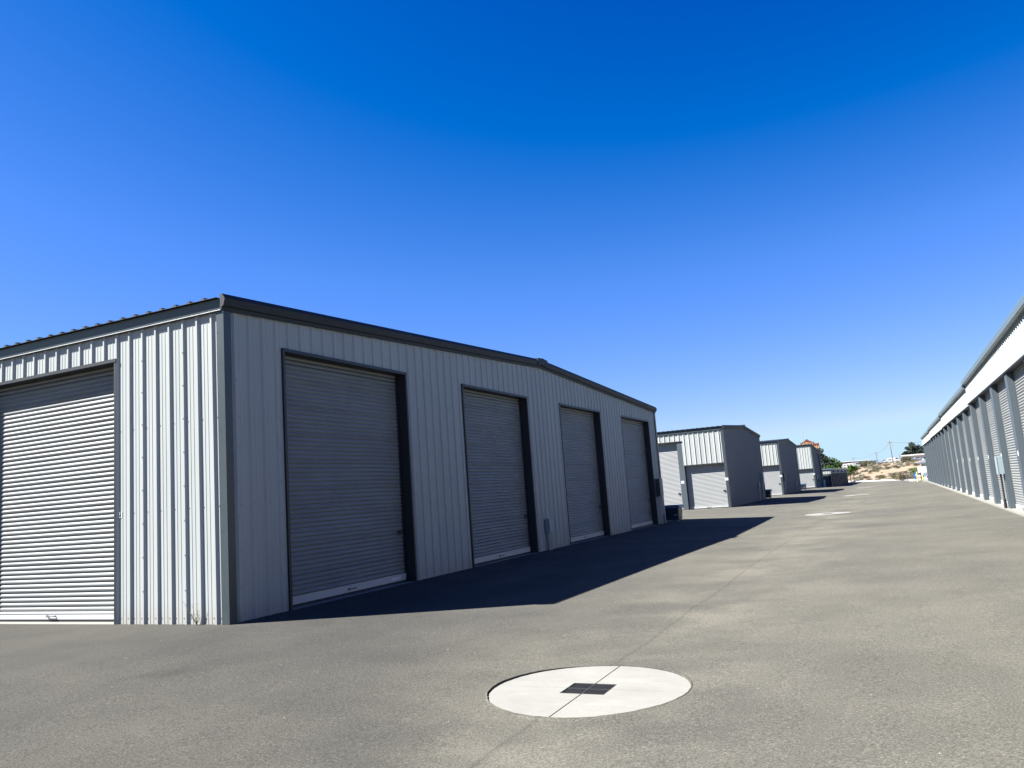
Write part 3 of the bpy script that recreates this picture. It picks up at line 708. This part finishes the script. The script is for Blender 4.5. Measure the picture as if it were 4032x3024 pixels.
# ------------------------------------------------------------------ far end: direction helper
def far(px, d): return ((-.0464+(px-3340)*.000267)*d, d)           # x, y along a bearing
def foliage(mb, c, r, n, s, flat=1.0, rng=random):
    c = Vector(c)
    for i in range(n):
        v = Vector((rng.gauss(0, 1), rng.gauss(0, 1), rng.gauss(0, 1))).normalized()*(rng.random()**.45)
        p = c+Vector((v.x*r, v.y*r, v.z*r*flat)); a = Vector((rng.gauss(0, 1), rng.gauss(0, 1), rng.gauss(0, 1))).normalized(); b = a.orthogonal().normalized(); w_ = s*rng.uniform(.6, 1.4)
        mb.add([p-a*w_, p-b*w_*.6, p+a*w_, p+b*w_*.6], [(0, 1, 2, 3)])
def tree(x, y, z, h, r, mat, label, group=None, th=None, trunk_r=.15, n=900, s=.16, lob=9, lean=0.):
    t = thing('tree', (x, y, z), label, 'tree', group); rng = random.Random(int(x*100+y))
    th = th or h*.35; tb = MB(); top = Vector((x+lean, y, z+th)); tb.tube((x, y, z-.2), top, trunk_r, trunk_r*.7)
    cr = MB(); ch = h-th
    for i in range(lob):
        a = rng.uniform(0, 6.28); rr = r*rng.uniform(.15, .75); zz = z+th+ch*rng.uniform(.15, .82)
        c = Vector((x+lean+math.cos(a)*rr, y+math.sin(a)*rr, zz)); tb.tube(top-Vector((0, 0, th*rng.uniform(0, .4))), c, trunk_r*.45, trunk_r*.12, n=5)
        foliage(cr, c, r*rng.uniform(.32, .5), n//lob, s, .75, rng)
    tb.build('trunk', 'bark', t); cr.build('crown', mat, t); return t
# trees behind the low building
x, y = far(3268, 176); tree(x, y, -.3, 6.0, 2.7, 'leaf', 'tall spreading mesquite tree rising behind the low end building', n=2600, lob=14, s=.17)
x, y = far(3240, 172); tree(x, y, -.3, 7.6, 2.4, 'leaf_dark', 'darkest tree, half hidden by the sloping roof building', n=2200, lob=12, s=.17)
x, y = far(3285, 170); tree(x, y, -.3, 3.6, 2.6, 'leaf_bright', 'bright green bushy tree just above the low building roof', n=2600, lob=13, s=.15, th=.8)
x, y = far(3343, 186); tree(x, y, -.3, 2.9, .8, 'leaf_bright', 'young green tree beside the far corner of the low building', n=900, lob=8, s=.12, th=1.3)
x, y = far(3357, 180); tree(x, y, -.3, 3.5, 1.15, 'leaf_bright', 'slim staked green tree with a thin dark trunk at the kerb', n=1300, lob=9, s=.12, th=1.9, trunk_r=.08)
# sign and lamp post
def big_sign():
    d = 265.; cx = -.0883*d; z0 = -.2; up = .4; f = Fr((cx, d, up), (1, 0, 0), (0, -1, 0))
    t = thing('roadside_sign', (cx, d, z0), 'red and cream stepped sign reading MOTORZ above the roofs', 'sign')
    P = MB(); P.tube((cx-.6, d+.25, z0), (cx-.6, d+.25, 10.5), .16); P.build('post', 'darksteel', t); P = MB(); P.tube((cx+1.4, d+.25, z0), (cx+1.4, d+.25, 9.5), .16); P.build('post', 'darksteel', t)
    def shape(pts, y0, y1, nm, m): MB().prism([(q[0], q[1]+up) for q in pts], (y0, y1), 'y').build(nm, m, t)
    def arch(u0, u1, uc, zb, zs, zp, ins=0):
        L = []
        for i in range(9):
            q = i/8; L.append((u0+ins+(uc-u0-ins)*q, zs-ins+(zp-zs)*(q**1.7)))
        for i in range(1, 9):
            q = i/8; L.append((uc+(u1-ins-uc)*q, zp-ins-(zp-zs)*(1-(1-q)**1.7)))
        return [(cx+a, b) for a, b in [(u0+ins, zb+ins)]+L+[(u1-ins, zb+ins)]]
    shape(arch(-1.95, 2.15, .05, 9.7, 11.55, 12.65), d-.2, d+.2, 'upper_panel', 'sign_dark')
    shape(arch(-1.95, 2.15, .05, 9.7, 11.55, 12.65, .16), d-.23, d-.2, 'border', 'sign_edge')
    shape(arch(-1.95, 2.15, .05, 9.7, 11.55, 12.65, .27), d-.26, d-.23, 'face', 'sign_red')
    shape([(cx+.3, 6.6), (cx+3.55, 6.6), (cx+3.55, 11.05), (cx+.3, 11.05)], d-.14, d+.26, 'lower_panel', 'sign_dark')
    shape([(cx+.46, 6.76), (cx+3.39, 6.76), (cx+3.39, 10.89), (cx+.46, 10.89)], d-.17, d-.14, 'border', 'sign_edge')
    shape([(cx+.64, 6.94), (cx+3.21, 6.94), (cx+3.21, 10.72), (cx+.64, 10.72)], d-.2, d-.17, 'face', 'sign_red')
    for i, (ch, u, z, s_) in enumerate(zip('MOTORZ', (-1.22, -.62, -.05, .52, 1.08, 1.58), (10.85, 10.95, 11.1, 10.98, 10.87, 10.95), (1.0, 1.2, 1.35, 1.2, 1.0, 1.0))):
        text(t, ch, f, u, z, .27, s_, mat='sign_cream', name='letter', bold=.008)
    text(t, 'ION', f, 2.35, 9.75, .21, 1.5, mat='sign_cream', name='letter', bold=.01)
big_sign()
d = 150.; x = -.0928*d
t = thing('lamp_post', (x, d, -.3), 'thin pale pole with a small arm rising left of the red sign', 'pole')
p = MB(); p.tube((x, d, -.3), (x+.12, d, 9.4), .05, .03); p.build('pole', 'conduit', t); p = MB(); p.box(x+.14, d-.08, 9.3, x+.55, d+.08, 9.42); p.build('lamp_head', 'conduit', t)
# bollard post by the fourth building and downpipe guard
def bollard(x, y, h, mat, label, group=None, r=.08):
    z = gz(x, y); t = thing('bollard', (x, y, z), label, 'bollard', group); b = MB(); b.tube((x, y, z-.1), (x, y, z+h), r, n=16); b.build('post', mat, t, smooth=False)
    c = MB(); c.tube((x, y, z+h), (x, y, z+h+.03), r, r*.5, n=16); c.build('cap', mat, t)
bollard(-8.35, 111.8, 1.0, 'white', 'white post guarding the black downpipe of the fourth building', r=.12)
bollard(2.38, 99.6, 1.08, 'yellow', 'taller and nearer of two pale yellow bollards past the right building')
bollard(3.0, 103.2, .82, 'yellow', 'shorter yellow bollard close to the end of the right building')
# marker barrel
x, y = 2.72, 102.6; z = gz(x, y)+.02
t = thing('marker_barrel', (x, y, z), 'weathered orange and white marker barrel between the yellow bollards', 'barrel')
for i, (za, zb_, ra, rb, m, nm) in enumerate(((0, .1, .24, .22, 'rubber', 'base'), (.1, .3, .19, .18, 'white', 'band'), (.3, .5, .185, .175, 'orange', 'band'), (.5, .72, .17, .16, 'white', 'band'), (.72, .98, .155, .12, 'darksteel', 'top'))):
    MB().tube((x, y, z+za), (x, y, z+zb_), ra, rb, n=16).build(nm, m, t)
# recycling bin
x, y = far(3599, 139); z = -.33
t = thing('recycling_bin', (x, y, z), 'blue wheeled recycling bin with a white mark on its front', 'bin')
b = MB(); b.add([(x+sx*.33*f, y+sy*.33*f, z+zz) for f, zz in ((.72, .05), (1, .95)) for sx, sy in ((-1, -1), (1, -1), (1, 1), (-1, 1))], [(3, 2, 1, 0), (4, 5, 6, 7), (0, 1, 5, 4), (1, 2, 6, 5), (2, 3, 7, 6), (3, 0, 4, 7)]); b.build('body', 'blue', t)
l = MB(); l.prism([(x-.37, z+.951), (x+.37, z+.951), (x+.35, z+1.02), (x-.35, z+1.02)], (y-.37, y+.37), 'y'); l.build('lid', 'blue', t)
l = MB(); l.prism([(x-.1, z+.62), (x+.1, z+.62), (x+.08, z+.82), (x, z+.86), (x-.08, z+.82)], (y-.36, y-.30), 'y'); l.build('mark', 'number', t)
for s_ in (-1, 1): MB().tube((x+s_*.2-.03, y+.28, z+.1), (x+s_*.2+.03, y+.28, z+.1), .1, n=12).build('wheel', 'rubber', t)
# open pipe gate
x1, y1_ = far(3545, 140); x2, _ = far(3601, 140); z = -.36
t = thing('gate', (x1, y1_, z), 'rusty brown pipe gate in front of the dry scrub at the lane end', 'gate')
for q, hh in ((0, 1.5), (.36, 1.6), (1, 1.6)):
    xx = x1+(x2-x1)*q; MB().tube((xx, y1_, z), (xx, y1_, z+hh), .045).build('post', 'bark', t)
for zz in (.12, 1.45):
    MB().tube((x1, y1_, z+zz), (x2, y1_, z+zz+.05), .03).build('rail', 'bark', t)
br = MB(); br.tube((x1+(x2-x1)*.36, y1_, z+1.4), (x1+(x2-x1)*.85, y1_, z+.3), .02); br.build('brace', 'bark', t)
ms = MB()
for i in range(26):
    xx = x1+(x2-x1)*i/26; ms.tube((xx, y1_, z+.1), (min(xx+.9, x2), y1_, z+1.4), .004, n=4, cap=False); ms.tube((xx, y1_, z+1.4), (min(xx+.9, x2), y1_, z+.1), .004, n=4, cap=False)
ms.build('wire_mesh', 'steel', t, kind='stuff')

# shrubs
shr_me = []
for k, (m_, n_, s_) in enumerate((('sage', 300, .07), ('sage', 260, .06), ('olive', 300, .07), ('drybrush', 260, .05), ('drybrush', 200, .05), ('olive', 240, .06), ('sage', 360, .08))):
    mb = MB(); rng = random.Random(k)
    for q in range(5):
        a = rng.uniform(0, 6.28); foliage(mb, (math.cos(a)*.35, math.sin(a)*.35, .32), .42, n_//5, s_, .8, rng)
    for q in range(8):
        a = rng.uniform(0, 6.28); mb.tube((0, 0, 0), (math.cos(a)*.4, math.sin(a)*.4, .5), .012, .005, n=4, cap=False)
    me = bpy.data.meshes.new('desert_shrub'); me.from_pydata([tuple(v) for v in mb.v], [], mb.f); me.materials.append(M[m_]); shr_me.append((me, m_))
LB = {'sage': 'pale grey green sagebrush growing on the sandy rise', 'olive': 'dark olive scrub bush growing on the sandy rise', 'drybrush': 'dry brown brush growing on the sandy rise'}
def shrub(x, y, s, k, label=None, group='desert shrubs on the sandy rise', sz=None):
    me, m_ = shr_me[k]; o = bpy.data.objects.new('desert_shrub', me); col.objects.link(o)
    o.location = (x, y, dz(x, y)-.04); o.scale = (s*random.uniform(.85, 1.2), s*random.uniform(.85, 1.2), (sz or s)*random.uniform(.7, 1)); o.rotation_euler = (0, 0, random.uniform(0, 6.28))
    tag(o, label or LB[m_], 'shrub', group); return o
n = 0
while n < 210:
    d = 158+random.random()**1.1*255; px = random.uniform(3322, 3612); x, y = far(px, d)
    if y < interp(x, CURB)+5: continue
    k = random.randrange(7); kind = {'sage': 'pale grey green sagebrush', 'olive': 'dark olive scrub bush', 'drybrush': 'dry brown brush'}[shr_me[k][1]]
    zone = 'low on the sandy rise near the kerb' if d < 225 else 'halfway up the sandy rise' if d < 320 else 'high on the sandy rise below the houses'
    side = 'at left' if px < 3410 else 'in the middle' if px < 3500 else 'at right'
    shrub(x, y, random.uniform(.45, 1.15)*(1+(y-150)/280), k, kind+' '+zone+', '+side); n += 1
# dense dry thicket beside the gate
for i in range(12):
    px = random.uniform(3516, 3588); x, y = far(px, random.uniform(146, 156))
    yc = interp(x, CURB); y = max(y, yc+1.2)
    shrub(x, y, random.uniform(1.2, 1.9), random.choice((3, 4, 5, 2)), ('tall tangled dry bush left of the pipe gate' if px < 3545 else 'tall tangled dry bush behind the pipe gate'), 'dry thicket beside the gate')
x, y = far(3596, 146)
o = MB(); foliage(o, (0, 0, 1.0), .9, 700, .09, .9); ob = o.build('green_bush', 'leaf_bright'); ob.location = (x, y, -.2); tag(ob, 'fresh green bush above the blue recycling bin', 'bush')

# vehicles
def wheel(mb_parent, x, y, z, r, w_, ax):
    a = Vector(ax)*w_/2; c = Vector((x, y, z)); o = MB().tube(c-a, c+a, r, n=18).build('wheel', 'rubber', mb_parent); MB().tube(c-a*1.05, c+a*1.05, r*.55, n=12).build('rim', 'silver', o)
def vehicle(name, cx, cy, z, rot, L, W, Hh, mat, label, cat, kind='car', group=None):
    """built along local x, then turned"""
    t = bpy.data.objects.new(name, None); col.objects.link(t); tag(t, label, cat, group); WL[t.name] = Vector((0, 0, 0))
    h = Hh
    if kind == 'car': prof = [(-.5, .28), (-.5, .62), (-.46, .66), (-.30, .70), (-.17, .98), (.12, 1.0), (.27, .72), (.47, .62), (.5, .5), (.5, .28)]; win = [(-.27, .72), (-.16, .94), (.11, .96), (.23, .73)]
    elif kind == 'pickup': prof = [(-.5, .30), (-.5, .62), (-.06, .62), (-.04, .98), (.14, 1.0), (.25, .68), (.47, .62), (.5, .5), (.5, .30)]; win = [(-.02, .68), (-.02, .93), (.13, .95), (.21, .69)]
    elif kind == 'van': prof = [(-.5, .16), (-.5, .95), (-.48, 1.0), (.30, 1.0), (.40, .62), (.5, .5), (.5, .16)]; win = [(.1, .62), (.1, .88), (.31, .88), (.37, .63)]
    else: prof = [(-.5, .18), (-.5, .95), (-.47, 1.0), (.47, 1.0), (.5, .95), (.5, .18)]; win = None
    b = MB().prism([(p[0]*L, p[1]*h) for p in prof][::-1], (-W/2, W/2), 'y'); b.build('body', mat, t)
    if win:
        for s_ in (-1, 1): MB().prism([(p[0]*L, p[1]*h) for p in win], (s_*W/2-.01*(s_ < 0), s_*W/2+.01*(s_ > 0)), 'y').build('window', 'glass', t)
    if kind == 'rv':
        for q in (-.33, -.05, .22):
            for s_ in (-1, 1): MB().box(q*L, s_*W/2-.015, .55*h, (q+.16)*L, s_*W/2+.015, .76*h).build('window', 'glass', t)
    wx = .3 if kind != 'rv' else .22; r = .33 if kind != 'rv' else .38
    for sx in (-1, 1):
        for sy in (-1, 1): wheel(t, sx*wx*L, sy*(W/2-.08), r, r, .22, (0, 1, 0))
    for s_ in (-.5, .5): MB().box(s_*L-.03, -W/2+.05, .32*h if kind != 'rv' else .18*h, s_*L+.03, W/2-.05, .40*h if kind != 'rv' else .22*h).build('bumper', 'darksteel', t)
    t.location = (cx, cy, z); t.rotation_euler = (0, 0, rot); return t
vehicle('pickup_truck', 5.8, 112.5, -.12, R(10), 5.2, 1.95, 1.55, 'silver', 'silver pickup truck mostly hidden behind the end of the right building', 'pickup truck', 'pickup')
vehicle('trailer', 6.0, 124.0, -.2, R(4), 5.6, 2.0, 1.85, 'white', 'white box trailer behind the silver pickup truck', 'trailer', 'rv')
# grey roofed house at right
hx, hy = 8.2, 152.
t = thing('house', (hx, hy, -.2), 'tan house with a grey hip roof behind the white trailer', 'house')
MB().box(hx-3.6, hy-4, -.4, hx+6, hy+5, 2.35).build('wall', 'cream', t)
r_ = MB(); r_.add([(hx-4.4, hy-4.8, 2.3), (hx+6.8, hy-4.8, 2.3), (hx+6.8, hy+5.8, 2.3), (hx-4.4, hy+5.8, 2.3), (hx-.2, hy+.5, 4.1), (hx+2.6, hy+.5, 4.1)], [(0, 1, 5, 4), (1, 2, 5), (2, 3, 4, 5), (3, 0, 4), (3, 2, 1, 0)]); r_.box(hx-4.4, hy-4.85, 2.12, hx+6.8, hy-4.8, 2.31); r_.build('roof', 'shingle', t)
for a in (-2.6, .2, 3.4):
    w_ = MB().box(hx+a, hy-4.03, .9, hx+a+1.1, hy-3.99, 1.8).build('window', 'glass', t)
MB().box(hx-1.3, hy-4.03, -.2, hx-.4, hy-3.99, 1.85).build('door', 'brownwall', t)

def house(px0, px1, d, hw, rise, wallm, roofm, label, nwin=3, flat=False, over=.5, porch=0, dep=7, z=None):
    xa, y = far(px0, d); xb, _ = far(px1, d); z = dz((xa+xb)/2, y) if z is None else z
    t = thing('house', ((xa+xb)/2, y, z), label, 'house', 'houses along the top of the rise')
    MB().box(xa, y, z-1, xb, y+dep, z+hw).build('wall', wallm, t)
    r_ = MB(); ym = y+dep/2
    if flat: r_.box(xa-over, y-over-porch, z+hw, xb+over, y+dep+over, z+hw+rise)
    else: r_.prism([(y-over, z+hw-.05), (y+dep+over, z+hw-.05), (ym, z+hw+rise)], (xa-over, xb+over), 'x'); 
    r_.build('roof', roofm, t)
    for i in range(nwin):
        u = xa+(xb-xa)*(i+.5)/nwin; o = MB().box(u-.8, y-.04, z+.9, u+.8, y-.005, z+2.0).build('window', 'white', t); MB().box(u-.7, y-.06, z+1.0, u+.7, y-.04, z+1.9).build('pane', 'glass', o)
    u = xa+(xb-xa)*.42; MB().box(u-.45, y-.04, z, u+.45, y-.004, z+2.05).build('door', 'brownwall', t)
    if porch:
        for i in range(5):
            u = xa+(xb-xa)*(i+.1)/4.4; MB().box(u-.08, y-porch-.2, z-.5, u+.08, y-porch-.04, z+hw).build('porch_post', 'white', t)
    return t
house(3286, 3420, 470, 3.2, .24, 'brownwall', 'white', 'long brown house under a wide white edged flat roof left of the rise', nwin=5, flat=True, over=.8, porch=1.5, z=4.2)
house(3364, 3453, 445, 2.7, .4, 'tan', 'gutter', 'low tan house with porch posts in the middle of the rise', nwin=5, flat=True, over=.8, porch=2.2, z=3.7)
house(3558, 3660, 430, 3.1, .6, 'white', 'white', 'bright white house with a low roof at right on the rise', nwin=3, flat=True, over=.8, z=4.4, dep=9)
house(3460, 3500, 560, 2.6, 1.0, 'tan', 'shingle', 'small distant house beyond the parked cars', nwin=2, z=4.2)
for px, d, m_, lb, kd, rot in ((3305, 400, 'white', 'white car parked left of the boxy white motorhome', 'car', 0.1), (3366, 400, 'white', 'white van parked right of the motorhome', 'van', .3),
                      (3437, 420, 'blue', 'blue and white car parked by the right end of the tan house', 'car', 1.2), (3487, 420, 'silver', 'silver car, farther left of the tall pole', 'car', .1),
                      (3506, 415, 'white', 'white car just left of the tall utility pole', 'car', .15), (3524, 420, 'white', 'white van just right of the tall utility pole', 'van', .1),
                      (3545, 410, 'white', 'white pickup beside the white house corner', 'pickup', 0.), (3612, 400, 'silver', 'silver car under the white house carport', 'car', .2)):
    x, y = far(px, d); vehicle('parked_car', x, y, dz(x, y)-.02, rot, 4.7 if kd != 'van' else 5.4, 1.85, 1.5 if kd != 'van' else 2.2, m_, lb, 'van' if kd == 'van' else kd, kd, 'vehicles parked along the rise')
x, y = far(3337, 395); vehicle('motorhome', x, y, dz(x, y), .12, 4.8, 2.2, 2.3, 'white', 'boxy white motorhome with square windows parked on the rise', 'motorhome', 'rv')
# utility poles
def pole(px, d, h, label):
    x, y = far(px, d); z = dz(x, y); t = thing('utility_pole', (x, y, z), label, 'utility pole', 'utility poles on the rise')
    MB().tube((x, y, z-.3), (x-.25, y, z+h), .2, .13).build('pole', 'wood', t); MB().box(x-1.35, y-.08, z+h-.75, x+.85, y+.08, z+h-.6).build('crossarm', 'wood', t)
    MB().tube((x+.25, y, z+h-2.6), (x+.25, y, z+h-1.6), .28, n=10).build('transformer', 'conduit', t)
    return Vector((x-.25, y, z+h-.6))
p1 = pole(3519, 380, 10.0, 'tallest utility pole, leaning slightly, right of centre on the rise'); p2 = pole(3459, 520, 8.0, 'mid height utility pole beside the right end of the tan house'); p3 = pole(3365, 640, 8.0, 'far small utility pole above the brown house roof')
def wire(a, b, lb):
    mb = MB(); pv = a; N = 14
    for i in range(1, N+1):
        f = i/N; p = a.lerp(b, f); p.z -= 4*f*(1-f)*1.2; mb.tube(pv, p, .045, n=4, cap=False); pv = p
    o = mb.build('power_line', 'darksteel'); tag(o, lb, 'power line')
wire(p2, p1, 'sagging power line between the tallest and the mid utility pole'); wire(p1, Vector((22, 380, 13.8)), 'power line running from the tallest pole towards the trees'); wire(p3, p2, 'power line between the two farther poles')
# trees right of the rise
for px, d, h, r, lb in ((3570, 470, 7.0, 2.8, 'small round grey green tree at the left end of the clump'), (3585, 475, 9.5, 3.0, 'narrow pine second from left in the clump above the white house'), (3606, 470, 12.5, 4.2, 'tallest dark pine in the clump above the white house'),
                      (3628, 480, 11.5, 4.2, 'broad dark pine beside the right building edge'), (3644, 470, 9.0, 4.0, 'dark pine half hidden by the right building')):
    x, y = far(px, d); tree(x, y, 4.6, h*.92, r, 'leaf_dark', lb, 'trees above the white house', n=1500, lob=11, s=.38, th=h*.3, trunk_r=.25)
for px, d, h, r in ((3392, 425, 2.2, 2.0), (3420, 415, 2.4, 3.4), (3432, 412, 2.0, 2.6), (3405, 400, 1.6, 2.0), (3566, 405, 2.4, 1.8), (3579, 404, 2.0, 1.6)):
    x, y = far(px, d); z = dz(x, y); o = MB(); foliage(o, (x, y, z+h*.45), r, 600, .22, .35*h/r*1.3); ob = o.build('hedge_bush', 'olive'); tag(ob, 'dark olive bush growing in front of the houses on the rise', 'bush', 'bushes in front of the houses')
